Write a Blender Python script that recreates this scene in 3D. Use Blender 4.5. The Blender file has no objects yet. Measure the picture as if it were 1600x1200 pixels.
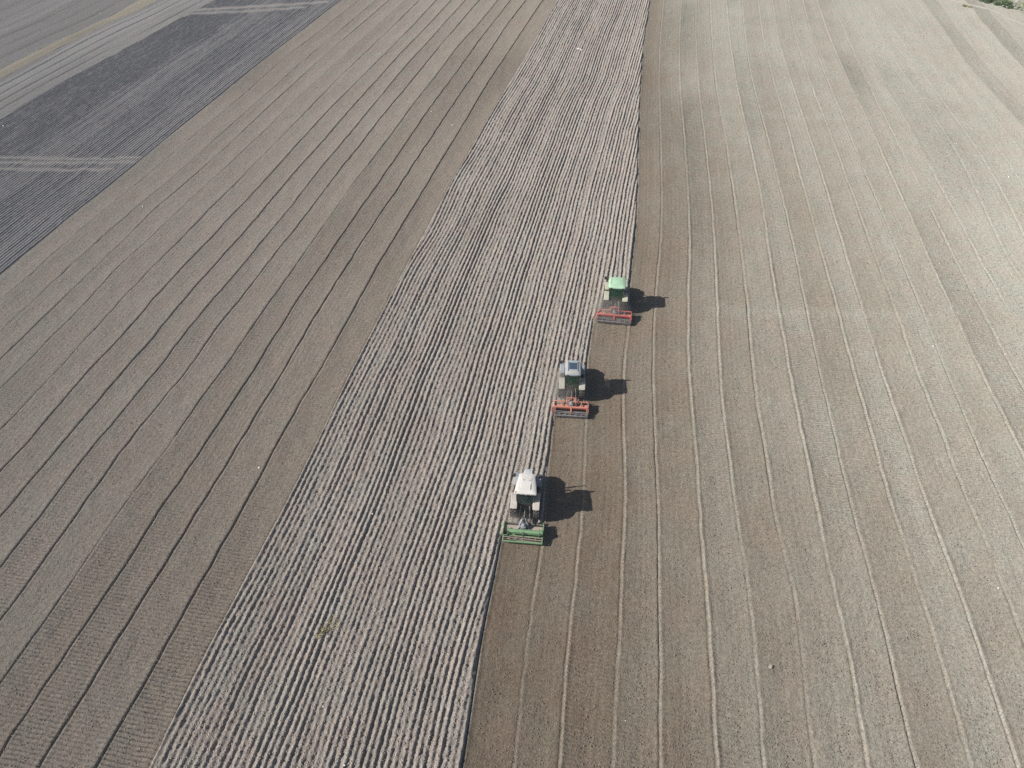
import bpy, bmesh, math, random
import numpy as np
from mathutils import Vector, Matrix

random.seed(7)
rng = np.random.default_rng(7)
sc = bpy.context.scene
COL = sc.collection

# ------------------------------------------------------------------ camera data
F = 1111.0
PITCH = math.radians(44.3)
H = 45.8
HEAD = math.radians(10.9)          # direction of the tillage passes, right of +Y


def bp(px, py, z=0.0):
    """point of the ground (height z) seen at a pixel of the 1600x1200 photograph"""
    cx = (px - 800) / F
    cy = -(py - 600) / F
    d = (cx, math.cos(PITCH) + cy * math.sin(PITCH), -math.sin(PITCH) + cy * math.cos(PITCH))
    t = (z - H) / d[2]
    return (d[0] * t, d[1] * t)


# ------------------------------------------------------------------ tagging
def tag(o, label=None, cat=None, group=None, kind=None):
    if label: o['label'] = label
    if cat: o['category'] = cat
    if group: o['group'] = group
    if kind: o['kind'] = kind
    return o


def empty(name, loc, rz=0.0, label=None, cat=None, group=None):
    o = bpy.data.objects.new(name, None)
    o.empty_display_size = 0.3
    COL.objects.link(o)
    o.location = loc
    o.rotation_euler = (0, 0, rz)
    return tag(o, label, cat, group)


# ------------------------------------------------------------------ materials
def new_mat(name):
    m = bpy.data.materials.new(name)
    m.use_nodes = True
    nt = m.node_tree
    nt.nodes.clear()
    out = nt.nodes.new('ShaderNodeOutputMaterial')
    return m, nt, out


def N(nt, typ, **kw):
    n = nt.nodes.new(typ)
    for k, v in kw.items():
        if k.startswith('i_'):
            key = k[2:]
            key = int(key) if key.isdigit() else key.replace('_', ' ')
            n.inputs[key].default_value = v
        else:
            setattr(n, k, v)
    return n


def L(nt, a, b):
    nt.links.new(a, b)


def rgba(c):
    return (c[0], c[1], c[2], 1.0)


def mixc(nt, fac, a, b, mode='MIX'):
    n = N(nt, 'ShaderNodeMix', data_type='RGBA', blend_type=mode)
    n.clamp_factor = True
    for sock, v in ((n.inputs[0], fac), (n.inputs[6], a), (n.inputs[7], b)):
        if hasattr(v, 'is_linked') or hasattr(v, 'links'):
            L(nt, v, sock)
        else:
            sock.default_value = rgba(v) if isinstance(v, tuple) else v
    return n.outputs[2]


def math_(nt, op, a, b=None, c=None, clamp=False):
    n = N(nt, 'ShaderNodeMath', operation=op)
    n.use_clamp = clamp
    for i, v in enumerate((a, b, c)):
        if v is None: continue
        if isinstance(v, (int, float)):
            n.inputs[i].default_value = v
        else:
            L(nt, v, n.inputs[i])
    return n.outputs[0]


def ramp(nt, fac, lo, hi):
    n = N(nt, 'ShaderNodeMapRange')
    n.inputs[1].default_value = lo
    n.inputs[2].default_value = hi
    L(nt, fac, n.inputs[0])
    return n.outputs[0]


def soil_material(name, moist, dry, crust, bump=0.05, clod_scale=7.0, ripple=0.042,
                  speck=0.72, streak_amt=0.13):
    m, nt, out = new_mat(name)
    geo = N(nt, 'ShaderNodeNewGeometry')
    pos = geo.outputs['Position']
    uvn = N(nt, 'ShaderNodeUVMap', uv_map='UVMap')
    sep = N(nt, 'ShaderNodeSeparateXYZ')
    L(nt, uvn.outputs[0], sep.inputs[0])
    U, V = sep.outputs[0], sep.outputs[1]
    aDry = N(nt, 'ShaderNodeAttribute', attribute_name='dry').outputs['Fac']
    aLine = N(nt, 'ShaderNodeAttribute', attribute_name='crust').outputs['Fac']
    aRip = N(nt, 'ShaderNodeAttribute', attribute_name='ripple').outputs['Fac']
    # large blotches of drier ground
    n1 = N(nt, 'ShaderNodeTexNoise', i_Scale=0.11, i_Detail=4.0, i_Roughness=0.55)
    L(nt, pos, n1.inputs['Vector'])
    # streaks along the passes
    cmb = N(nt, 'ShaderNodeCombineXYZ')
    L(nt, math_(nt, 'MULTIPLY', U, 2.3), cmb.inputs[0])
    L(nt, math_(nt, 'MULTIPLY', V, 0.035), cmb.inputs[1])
    n2 = N(nt, 'ShaderNodeTexNoise', i_Scale=1.0, i_Detail=3.0, i_Roughness=0.6)
    L(nt, cmb.outputs[0], n2.inputs['Vector'])
    d = math_(nt, 'ADD', aDry, math_(nt, 'MULTIPLY', math_(nt, 'SUBTRACT', n1.outputs[0], 0.5), 0.5))
    d = math_(nt, 'ADD', d, math_(nt, 'MULTIPLY', math_(nt, 'SUBTRACT', n2.outputs[0], 0.5), streak_amt * 3.0), clamp=True)
    c = mixc(nt, d, moist, dry)
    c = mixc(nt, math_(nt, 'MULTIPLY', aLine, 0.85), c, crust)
    # grain: small clods and crumbs of different tone
    n3 = N(nt, 'ShaderNodeTexNoise', i_Scale=8.0, i_Detail=3.0, i_Roughness=0.75)
    L(nt, pos, n3.inputs['Vector'])
    g = ramp(nt, n3.outputs[0], 0.36, 0.64)
    n3b = N(nt, 'ShaderNodeTexNoise', i_Scale=3.2, i_Detail=5.0, i_Roughness=0.75)
    L(nt, pos, n3b.inputs['Vector'])
    g = math_(nt, 'ADD', math_(nt, 'MULTIPLY', g, 0.6), math_(nt, 'MULTIPLY', ramp(nt, n3b.outputs[0], 0.38, 0.62), 0.4))
    g = math_(nt, 'ADD', math_(nt, 'MULTIPLY', g, speck), 1.0 - speck * 0.5)
    gc = N(nt, 'ShaderNodeCombineColor')
    for i in range(3): L(nt, g, gc.inputs[i])
    c = mixc(nt, 1.0, c, gc.outputs[0], 'MULTIPLY')
    # hue patches (faint pink / green tinges of the soil)
    n4 = N(nt, 'ShaderNodeTexNoise', i_Scale=0.35, i_Detail=3.0)
    L(nt, pos, n4.inputs['Vector'])
    tint = mixc(nt, ramp(nt, n4.outputs[0], 0.38, 0.62), (1.03, 0.988, 0.98), (0.985, 1.003, 0.998))
    c = mixc(nt, 1.0, c, tint, 'MULTIPLY')
    # relief
    v1 = N(nt, 'ShaderNodeTexVoronoi', i_Scale=clod_scale)
    n5 = N(nt, 'ShaderNodeTexNoise', i_Scale=clod_scale * 1.9, i_Detail=4.0, i_Roughness=0.65)
    L(nt, pos, v1.inputs['Vector']); L(nt, pos, n5.inputs['Vector'])
    h = math_(nt, 'MULTIPLY', math_(nt, 'SUBTRACT', 1.0, v1.outputs['Distance']), 0.45)
    h = math_(nt, 'ADD', h, n5.outputs[0])
    h = math_(nt, 'MULTIPLY', h, bump)
    # roller print across the pass and tine lines along it
    nz = N(nt, 'ShaderNodeTexNoise', i_Scale=1.3, i_Detail=2.0)
    L(nt, pos, nz.inputs['Vector'])
    ph = math_(nt, 'ADD', math_(nt, 'MULTIPLY', V, 2 * math.pi / 0.27), math_(nt, 'MULTIPLY', nz.outputs[0], 5.0))
    rp = math_(nt, 'MULTIPLY', math_(nt, 'SINE', ph), aRip)
    h = math_(nt, 'ADD', h, math_(nt, 'MULTIPLY', rp, ripple))
    tu = math_(nt, 'MULTIPLY', math_(nt, 'SINE', math_(nt, 'ADD', math_(nt, 'MULTIPLY', U, 2 * math.pi / 0.43), math_(nt, 'MULTIPLY', nz.outputs[0], 2.0))), 0.0035)
    h = math_(nt, 'ADD', h, tu)
    b = N(nt, 'ShaderNodeBump', i_Strength=1.0, i_Distance=1.0)
    L(nt, h, b.inputs['Height'])
    bs = N(nt, 'ShaderNodeBsdfDiffuse', i_Roughness=0.9)
    L(nt, c, bs.inputs['Color']); L(nt, b.outputs[0], bs.inputs['Normal'])
    L(nt, bs.outputs[0], out.inputs['Surface'])
    return m


DUST = (0.36, 0.31, 0.25)


def paint(name, col, rough=0.45, dust=0.35, metal=0.0, spec=0.4):
    """painted or plastic surface with field dust settled on its upper faces"""
    m, nt, out = new_mat(name)
    p = N(nt, 'ShaderNodeBsdfPrincipled', i_Roughness=rough, i_Metallic=metal)
    p.inputs['Specular IOR Level'].default_value = spec
    tc = N(nt, 'ShaderNodeTexCoord')
    n = N(nt, 'ShaderNodeTexNoise', i_Scale=3.5, i_Detail=6.0, i_Roughness=0.65)
    L(nt, tc.outputs['Object'], n.inputs['Vector'])
    geo = N(nt, 'ShaderNodeNewGeometry')
    sp = N(nt, 'ShaderNodeSeparateXYZ')
    L(nt, geo.outputs['Normal'], sp.inputs[0])
    up = math_(nt, 'ADD', math_(nt, 'MULTIPLY', sp.outputs[2], 0.5), 0.45, clamp=True)
    f = math_(nt, 'MULTIPLY', math_(nt, 'MULTIPLY', ramp(nt, n.outputs[0], 0.25, 0.8), up), dust * 1.6, clamp=True)
    L(nt, mixc(nt, f, col, DUST), p.inputs['Base Color'])
    L(nt, math_(nt, 'ADD', math_(nt, 'MULTIPLY', f, 0.5), rough, clamp=True), p.inputs['Roughness'])
    n2 = N(nt, 'ShaderNodeTexNoise', i_Scale=45.0, i_Detail=2.0)
    L(nt, tc.outputs['Object'], n2.inputs['Vector'])
    b = N(nt, 'ShaderNodeBump', i_Strength=0.25, i_Distance=0.004)
    L(nt, n2.outputs[0], b.inputs['Height'])
    L(nt, b.outputs[0], p.inputs['Normal'])
    L(nt, p.outputs[0], out.inputs['Surface'])
    return m


def glass(name, col, alpha=0.55):
    m, nt, out = new_mat(name)
    p = N(nt, 'ShaderNodeBsdfPrincipled', i_Roughness=0.08)
    p.inputs['Base Color'].default_value = rgba(col)
    tc = N(nt, 'ShaderNodeTexCoord')
    n = N(nt, 'ShaderNodeTexNoise', i_Scale=5.0, i_Detail=4.0)
    L(nt, tc.outputs['Object'], n.inputs['Vector'])
    L(nt, math_(nt, 'ADD', math_(nt, 'MULTIPLY', n.outputs[0], 0.25), alpha - 0.1, clamp=True), p.inputs['Alpha'])
    L(nt, p.outputs[0], out.inputs['Surface'])
    return m


def simple(name, col, col2, scale=6.0, rough=0.9, bump=0.02):
    m, nt, out = new_mat(name)
    p = N(nt, 'ShaderNodeBsdfPrincipled', i_Roughness=rough)
    p.inputs['Specular IOR Level'].default_value = 0.25
    tc = N(nt, 'ShaderNodeTexCoord')
    n = N(nt, 'ShaderNodeTexNoise', i_Scale=scale, i_Detail=5.0, i_Roughness=0.65)
    L(nt, tc.outputs['Object'], n.inputs['Vector'])
    L(nt, mixc(nt, ramp(nt, n.outputs[0], 0.3, 0.7), col, col2), p.inputs['Base Color'])
    b = N(nt, 'ShaderNodeBump', i_Strength=1.0, i_Distance=bump)
    L(nt, n.outputs[0], b.inputs['Height'])
    L(nt, b.outputs[0], p.inputs['Normal'])
    L(nt, p.outputs[0], out.inputs['Surface'])
    return m


# ------------------------------------------------------------------ numpy noise
TAB = rng.random((256, 256)).astype(np.float32)


def vnoise(x, y, seed=0):
    x = np.asarray(x, dtype=np.float64) + seed * 37.17
    y = np.asarray(y, dtype=np.float64) + seed * 71.93
    xi = np.floor(x).astype(np.int64); yi = np.floor(y).astype(np.int64)
    fx = x - xi; fy = y - yi
    fx = fx * fx * (3 - 2 * fx); fy = fy * fy * (3 - 2 * fy)
    x0 = xi & 255; x1 = (xi + 1) & 255; y0 = yi & 255; y1 = (yi + 1) & 255
    a = TAB[x0, y0] * (1 - fx) + TAB[x1, y0] * fx
    b = TAB[x0, y1] * (1 - fx) + TAB[x1, y1] * fx
    return (a * (1 - fy) + b * fy) * 2 - 1


def fbm(x, y, seed=0, oct=3):
    s = 0.0; a = 1.0; t = 0.0
    for i in range(oct):
        s = s + a * vnoise(x, y, seed + i * 3); t += a
        a *= 0.5; x = np.asarray(x) * 2.03; y = np.asarray(y) * 2.03
    return s / t


def sstep(a, b, x):
    t = np.clip((x - a) / (b - a), 0, 1)
    return t * t * (3 - 2 * t)


# ------------------------------------------------------------------ pass lines
YG = np.arange(-20.0, 260.0, 0.5)


def curve(pts, ref=None, smooth=2.0):
    g = np.array(sorted([bp(*p)[::-1] for p in pts]))       # (Y, X)
    ys, xs = g[:, 0], g[:, 1]
    if ref is None:
        x = np.interp(YG, ys, xs)
        for side in (0, 1):
            if side == 0:
                k = min(3, len(ys) - 1); s = (xs[k] - xs[0]) / (ys[k] - ys[0])
                mk = YG < ys[0]; x[mk] = xs[0] + s * (YG[mk] - ys[0])
            else:
                k = max(-4, -len(ys)); s = (xs[-1] - xs[k]) / (ys[-1] - ys[k])
                mk = YG > ys[-1]; x[mk] = xs[-1] + s * (YG[mk] - ys[-1])
    else:
        off = np.interp(YG, ys, xs - np.interp(ys, YG, ref))
        x = ref + off
    if smooth:
        k = np.exp(-0.5 * (np.arange(-16, 17) * 0.5 / smooth) ** 2); k /= k.sum()
        pad = np.concatenate([x[0] + (x[1] - x[0]) * np.arange(-16, 0), x, x[-1] + (x[-1] - x[-2]) * np.arange(1, 17)])
        xs1 = np.convolve(pad, k, 'valid')
        k2 = np.exp(-0.5 * (np.arange(-30, 31) * 0.5 / 5.0) ** 2); k2 /= k2.sum()
        pad = np.concatenate([xs1[0] + (xs1[1] - xs1[0]) * np.arange(-30, 0), xs1, xs1[-1] + (xs1[-1] - xs1[-2]) * np.arange(1, 31)])
        xs2 = np.convolve(pad, k2, 'valid')
        f = np.clip((YG - 45) / 70.0, 0, 1) * 0.8
        x = xs1 * (1 - f) + xs2 * f
    return x


B_ = curve([(871,0),(833,67),(800,123),(767,177),(733,237),(700,293),(667,357),(642,402),(590,500),(543,590),(497,687),(440,798),(387,897),(353,960),(300,1060),(263,1137),(233,1200)])
left_px = [
 [(849,0),(817,47),(789.5,89),(760,132),(734,178.5),(709,219),(687.5,255),(650,317),(620,366),(588,419),(550,490),(507,567),(473,623),(433,693),(400,757),(377,800),(333,877),(293,947),(260,1007),(233,1057),(190,1130),(150,1200)],
 [(822,0),(789.5,42.5),(764,83),(730,132),(696,181),(673,217),(647,255),(620,298),(590,340),(570,372),(540,419),(507,470),(467,537),(433,597),(383,677),(350,733),(307,800),(273,857),(233,920),(187,993),(147,1060),(110,1120),(60,1200)],
 [(798,0),(777,28),(745,68),(711,117),(683,153),(649,202),(613,255),(588,292),(560,330),(536,366),(516,396),(473,457),(433,520),(400,573),(343,660),(313,707),(280,753),(248,800),(200,877),(153,947),(113,1007),(77,1060),(37,1120),(0,1180)],
 [(778,0),(740.6,47),(717,68),(696,100),(662,142),(630,185),(579,254),(552,286),(530,320),(500,362),(476,396),(433,457),(393,513),(360,563),(320,613),(287,663),(257,707),(213,763),(187,800),(140,867),(87,947),(50,1000),(0,1067)],
 [(749,0),(721.5,32),(687.5,72),(651,117),(619.5,155),(585.5,195.5),(564,226),(540,254),(510,294),(480,334),(448,374),(427,401),(367,478),(330,523),(287,587),(250,630),(200,690),(163,743),(123,799),(77,863),(43,913),(0,970)],
 [(728,0),(696,34),(662,74),(632,104),(607,136),(581,168),(540,218),(512,248),(484,286),(458,320),(424,360),(392,400),(347,452),(310,495),(263,557),(227,600),(187,650),(143,700),(110,743),(68,800),(43,833),(0,887)],
 [(705.6,0),(670.5,38),(628,81),(590,125),(562,154),(525,197),(506,220),(476,252),(444,288),(418,320),(380,366),(348,400),(307,445),(253,510),(233,537),(197,575),(150,630),(100,690),(50,750),(7,800)],
 [(682,0),(641,44.6),(598,88),(566,120),(534,151),(504,182),(478,210),(436,258),(400,298),(360,338),(334,368),(303,400),(243,463),(213,500),(157,560),(97,627),(60,673),(0,737)],
 [(655.6,0),(630,25.5),(600,55),(562,91),(525,126),(487.5,165),(461,193),(431,223),(320,334),(286,370),(257,400),(217,440),(180,480),(127,537),(90,580),(43,627),(0,673)],
 [(634,0),(598,33),(572,56),(534,90),(487.5,135),(450,167),(422,197),(394,223),(320,292),(280,328),(240,368),(192,408),(160,444),(128,480),(88,519)],
 [(506,88),(465,126),(427.5,159),(390,195),(362,223),(297,280),(236,330),(200,370),(160,408),(112,454),(80,484),(44,519)],
 [(519,58),(467,101),(420,144),(379,180),(328,225),(268,280),(226,314),(192,342),(162,368),(136,392),(100,424),(64,460),(0,518)],
 [(491,56),(450,86),(407,124),(362,165),(300,214),(224,280),(192,304),(160,330),(128,358),(80,400),(48,430),(0,469)],
 [(533.5,0),(506,20.6),(478,43),(450,64),(422,86),(380.6,118),(343,150),(300,184),(184,280),(146,310),(100,346),(76,368),(40,396),(0,430)],
]
LEFT = [B_]
for pts in left_px:
    LEFT.append(curve(pts, LEFT[-1], 1.2))
right_px = {
 3: [(1017,0),(1012,33),(1005,77),(1002,133),(1000,167),(998,233),(997,300),(995,350),(987,410),(985.5,431),(984,509),(981,529),(977,560),(975,600),(975,650),(977,712),(979,787),(976,837),(972,900),(970,982),(966,1062),(961,1137),(959,1200)],
 2: [(927,508),(923,529),(921,540),(917,574),(917,655),(915,720),(912,775),(907,840),(901,900),(892,982),(885,1060),(879,1137),(875,1200)],
 1: [(866,650),(862,690),(857,735),(853,770),(849,850),(842,900),(827,987),(820,1055),(812,1125),(805,1200)],
 0: [(784,850),(777,878),(774,900),(757,982),(747,1040),(735,1125),(724,1200)],
 4: [(1037,0),(1032,67),(1030,133),(1033,200),(1034,267),(1035,333),(1032,397),(1023,500),(1022,600),(1024,662),(1026,712),(1029,775),(1030,837),(1031,900),(1032,975),(1034,1050),(1034,1200)],
 5: [(1065,0),(1062,57),(1063,133),(1070,213),(1075,290),(1078,367),(1079,400),(1079,600),(1085,667),(1090,730),(1094,790),(1097,845),(1105,910),(1110,987),(1115,1067),(1122,1200)],
 6: [(1088,0),(1087,50),(1090,100),(1093,150),(1100,200),(1107,267),(1115,350),(1118,400),(1122,483),(1125,560),(1133,660),(1140,707),(1151,800),(1163,870),(1173,933),(1180,993),(1183,1040),(1190,1117),(1195,1200)],
 7: [(1110,0),(1113,60),(1118,120),(1123,160),(1133,207),(1142,267),(1155,360),(1160,400),(1170,483),(1177,567),(1185,640),(1197,700),(1211,800),(1225,857),(1240,913),(1250,970),(1257,1030),(1263,1107),(1275,1200)],
 8: [(1135,0),(1140,57),(1150,123),(1158,163),(1170,213),(1182,267),(1192,317),(1203,400),(1217,483),(1233,570),(1247,640),(1260,707),(1280,800),(1293,873),(1303,917),(1317,970),(1330,1030),(1340,1090),(1350,1147),(1358,1200)],
 9: [(1160,0),(1165,57),(1172,107),(1185,160),(1200,213),(1215,277),(1230,337),(1245,400),(1263,490),(1283,583),(1303,667),(1320,740),(1335,800),(1348,847),(1363,903),(1380,967),(1395,1030),(1410,1097),(1423,1150),(1435,1200)],
 10: [(1185,0),(1192,57),(1203,103),(1215,147),(1230,193),(1243,247),(1260,307),(1285,400),(1307,473),(1327,550),(1348,627),(1367,690),(1397,800),(1417,857),(1433,913),(1453,970),(1470,1027),(1488,1090),(1503,1140),(1520,1200)],
 11: [(1207,0),(1215,57),(1230,107),(1247,160),(1263,207),(1283,267),(1303,333),(1322,397),(1343,467),(1367,543),(1390,613),(1420,700),(1455,800),(1473,853),(1497,913),(1520,980),(1543,1050),(1567,1120),(1592,1200)],
 12: [(1232,0),(1243,57),(1260,110),(1277,157),(1300,213),(1320,270),(1343,330),(1368,400),(1403,490),(1433,577),(1467,660),(1493,730),(1521,800),(1547,857),(1570,917),(1600,997)],
 13: [(1255,0),(1270,63),(1290,117),(1313,173),(1333,223),(1357,280),(1383,340),(1407,400),(1447,497),(1483,587),(1523,683),(1550,743),(1578,800),(1600,850)],
 14: [(1277,0),(1300,67),(1327,127),(1357,190),(1383,250),(1407,303),(1450,400),(1483,470),(1517,547),(1557,627),(1600,710)],
 15: [(1300,0),(1327,63),(1357,133),(1390,197),(1427,270),(1490,400),(1530,477),(1567,543),(1600,607)],
 16: [(1322,0),(1347,63),(1380,130),(1417,193),(1453,260),(1490,327),(1528,400),(1567,467),(1600,523)],
 17: [(1347,0),(1400,97),(1450,167),(1500,243),(1573,400),(1600,440)],
}
RIGHT = {3: curve(right_px[3])}
for k in (2, 1, 0):
    RIGHT[k] = curve(right_px[k], RIGHT[k + 1], 1.2)
for k in range(4, 18):
    RIGHT[k] = curve(right_px[k], RIGHT[k - 1], 1.2)
for k in range(18, 46):
    RIGHT[k] = RIGHT[k - 1] + 3.05 + 0.22 * vnoise(YG / 23.0, YG * 0 + k * 5.3, 4) + 0.1 * vnoise(YG / 7.0, YG * 0 + k * 3.1, 5)
C_ = curve([(0,186),(50,155),(105,122),(150,100),(205,70),(250,47),(285,25),(335,0)])
D2 = curve([(0,124),(50,97),(100,70),(150,45),(207,22),(247,0)])
D1 = curve([(0,110),(45,85),(112,52),(162,32),(217,0)])
# below the frame those three keep the neighbour's direction
for arr in (C_, D2, D1):
    i0 = np.searchsorted(YG, 104.0)
    arr[:i0] = LEFT[14][:i0] + (arr[i0] - LEFT[14][i0])


def cx(arr, Y):
    return np.interp(Y, YG, arr)


def heading(arr, Y):
    return math.atan2(float(cx(arr, Y + 3) - cx(arr, Y - 3)), 6.0)


def vcoord(X, Y):
    return X * math.sin(HEAD) + Y * math.cos(HEAD)


def rows(base, y0=-12.0, y1=232.0, p=1.4):
    ys = [y0]
    while ys[-1] < y1:
        y = ys[-1]
        D = math.hypot(y, H)
        s = base * (D / 47.0) ** p
        if y < 11: s = max(s, 0.3)
        if y > 166: s = max(s, 1.5)
        ys.append(y + s)
    return np.array(ys)


def grid_object(name, X, Y, Z, mat, U=None, dry=None, crust=None, rip=None, label=None):
    """X,Y,Z: arrays (rows, cols) -> one mesh object with soil attributes"""
    r, c = X.shape
    co = np.stack([X, Y, Z], -1).astype(np.float32).reshape(-1, 3)
    idx = np.arange(r * c, dtype=np.int32).reshape(r, c)
    q = np.stack([idx[:-1, :-1], idx[:-1, 1:], idx[1:, 1:], idx[1:, :-1]], -1).reshape(-1, 4)
    me = bpy.data.meshes.new(name)
    me.vertices.add(len(co)); me.vertices.foreach_set('co', co.ravel())
    me.loops.add(q.size); me.loops.foreach_set('vertex_index', q.ravel())
    me.polygons.add(len(q))
    me.polygons.foreach_set('loop_start', np.arange(0, q.size, 4, dtype=np.int32))
    me.polygons.foreach_set('use_smooth', np.ones(len(q), dtype=bool))
    me.update(calc_edges=True)
    if U is None: U = X
    V = vcoord(X, Y)
    uv = np.stack([U, V], -1).astype(np.float32).reshape(-1, 2)
    lay = me.uv_layers.new(name='UVMap')
    lay.data.foreach_set('uv', uv[q.ravel()].ravel())
    for nm, a in (('dry', dry), ('crust', crust), ('ripple', rip)):
        at = me.attributes.new(nm, 'FLOAT', 'POINT')
        if a is None: a = np.zeros((r, c))
        at.data.foreach_set('value', np.broadcast_to(a, (r, c)).astype(np.float32).ravel())
    me.materials.append(mat)
    o = bpy.data.objects.new(name, me)
    COL.objects.link(o)
    tag(o, label, None, None, 'structure')
    return o


# ------------------------------------------------------------------ soils
M_TILL = soil_material('tilled soil', (0.160, 0.128, 0.095), (0.302, 0.296, 0.256), (0.375, 0.352, 0.30), bump=0.050, clod_scale=6.5)
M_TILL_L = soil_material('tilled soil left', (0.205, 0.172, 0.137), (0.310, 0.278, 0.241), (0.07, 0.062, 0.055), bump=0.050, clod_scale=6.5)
M_PLOW = soil_material('ploughed soil', (0.240, 0.212, 0.188), (0.352, 0.323, 0.290), (0.16, 0.14, 0.12), bump=0.055, clod_scale=6.0, ripple=0.0, speck=0.7)
M_PLOW_L = soil_material('ploughed soil far left', (0.200, 0.191, 0.190), (0.315, 0.303, 0.298), (0.33, 0.305, 0.27), bump=0.035, clod_scale=6.0, ripple=0.0, speck=0.7, streak_amt=0.03)
M_GREY = soil_material('grey field soil', (0.225, 0.212, 0.203), (0.31, 0.30, 0.288), (0.06, 0.06, 0.055), bump=0.05, clod_scale=6.0, ripple=0.0)
M_TRACK = soil_material('dry grass track', (0.28, 0.25, 0.195), (0.355, 0.318, 0.25), (0.2, 0.2, 0.1), bump=0.06, clod_scale=5.0, ripple=0.0, speck=0.6)
M_BASE = soil_material('far soil', (0.26, 0.235, 0.2), (0.32, 0.29, 0.25), (0.3, 0.3, 0.3), bump=0.05, clod_scale=4.0, ripple=0.0)
M_VERGE = soil_material('verge soil', (0.13, 0.15, 0.085), (0.30, 0.29, 0.23), (0.3, 0.3, 0.3), bump=0.1, clod_scale=3.0, ripple=0.0, speck=0.8)

# ------------------------------------------------------------------ ploughed strip (centre)
RIDGE = 0.435
Yw, Ym, Yf = bp(820, 836)[1], bp(892, 638)[1], bp(958, 498)[1]     # where the harrows work


def strip_right(Y):
    b = np.where(Y < Yw, cx(RIGHT[0], Y), np.where(Y < Ym, cx(RIGHT[1], Y), np.where(Y < Yf, cx(RIGHT[2], Y), cx(RIGHT[3], Y))))
    return b - 0.06


RA = rng.random(400)
RB = rng.random(400)


def ridges(s, Y, seed, amp=0.095, var=1.0):
    """plough ridges; s = metres from the field's edge"""
    w = s + 0.20 * var * vnoise(s / 6.0, Y / 11.0, seed) + 0.07 * var * vnoise(s / 1.2, Y / 4.0, seed + 1)
    q = w / RIDGE
    k = np.floor(q).astype(np.int64)
    p = q - k
    kk = np.clip(k + 40, 0, 398)
    sk = 0.66 + 0.12 * (RA[kk] - 0.5)
    f = np.where(p < sk, 0.5 - 0.5 * np.cos(np.pi * p / sk), 0.5 + 0.5 * np.cos(np.pi * (p - sk) / (1 - sk)))
    a0 = amp * (1.0 + var * (0.75 * RA[kk] - 0.38)) * (1.0 + 0.30 * var * vnoise(k * 3.7, Y / 5.0, seed + 2))
    # ridge foot differs left and right so that some furrows run deeper
    lo = -0.055 * (RB[kk] > 0.80) * (1 - sstep(0.0, 0.5, p)) - 0.055 * (RB[np.clip(kk + 1, 0, 399)] > 0.80) * sstep(0.5, 1.0, p)
    z = a0 * f + lo * var
    return z, f


def plough_height(X, Y):
    s = X - cx(B_, Y)
    z, f = ridges(s, Y, 11)
    z = z + 0.040 * vnoise(X / 0.14, Y / 0.16, 21) + 0.024 * vnoise(X / 0.38, Y / 0.45, 22) + 0.02 * vnoise(X / 0.09, Y / 0.1, 23)
    z = z + 0.05
    # falls to the tilled level at both edges
    return z, f


Yr = rows(0.085)
ns = 500
smax = 30.6
S = np.linspace(0, smax, ns)[None, :]
Y2 = np.repeat(Yr[:, None], ns, 1)
bl = cx(B_, Yr)[:, None]
width = (strip_right(Yr) - cx(B_, Yr))[:, None]
S2 = np.minimum(np.repeat(S, len(Yr), 0), width)
X2 = bl + S2
Z2, f2 = plough_height(X2, Y2)
er = sstep(0.0, 0.22, width - S2); el = sstep(0.0, 0.16, S2)
Z2 = np.where(S2 > width - 1e-4, -0.09, Z2 * (0.35 + 0.65 * er) + 0.09 * er)
Z2 = Z2 * (0.25 + 0.75 * el) - 0.06 * (1 - el) + 0.07 * np.exp(-((S2 - 0.22) / 0.13) ** 2)
dryP = 0.25 + 0.55 * f2 + 0.18 * vnoise(X2 / 1.7, Y2 / 6.0, 31)
grid_object('ploughed_field', X2, Y2, Z2, M_PLOW, S2, dryP, np.zeros_like(X2), None, 'pale ridged ploughed strip still waiting to be tilled')

# ------------------------------------------------------------------ tilled fields
T1 = np.array([0, .035, .07, .11, .16, .24, .34, .5, .7, .9, 1.1, 1.3, 1.5, 1.7, 1.9, 2.1, 2.3, 2.5, 2.64, 2.72, 2.78, 2.82, 2.86, 2.90, 2.93, 2.965]) / 3.0


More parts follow.
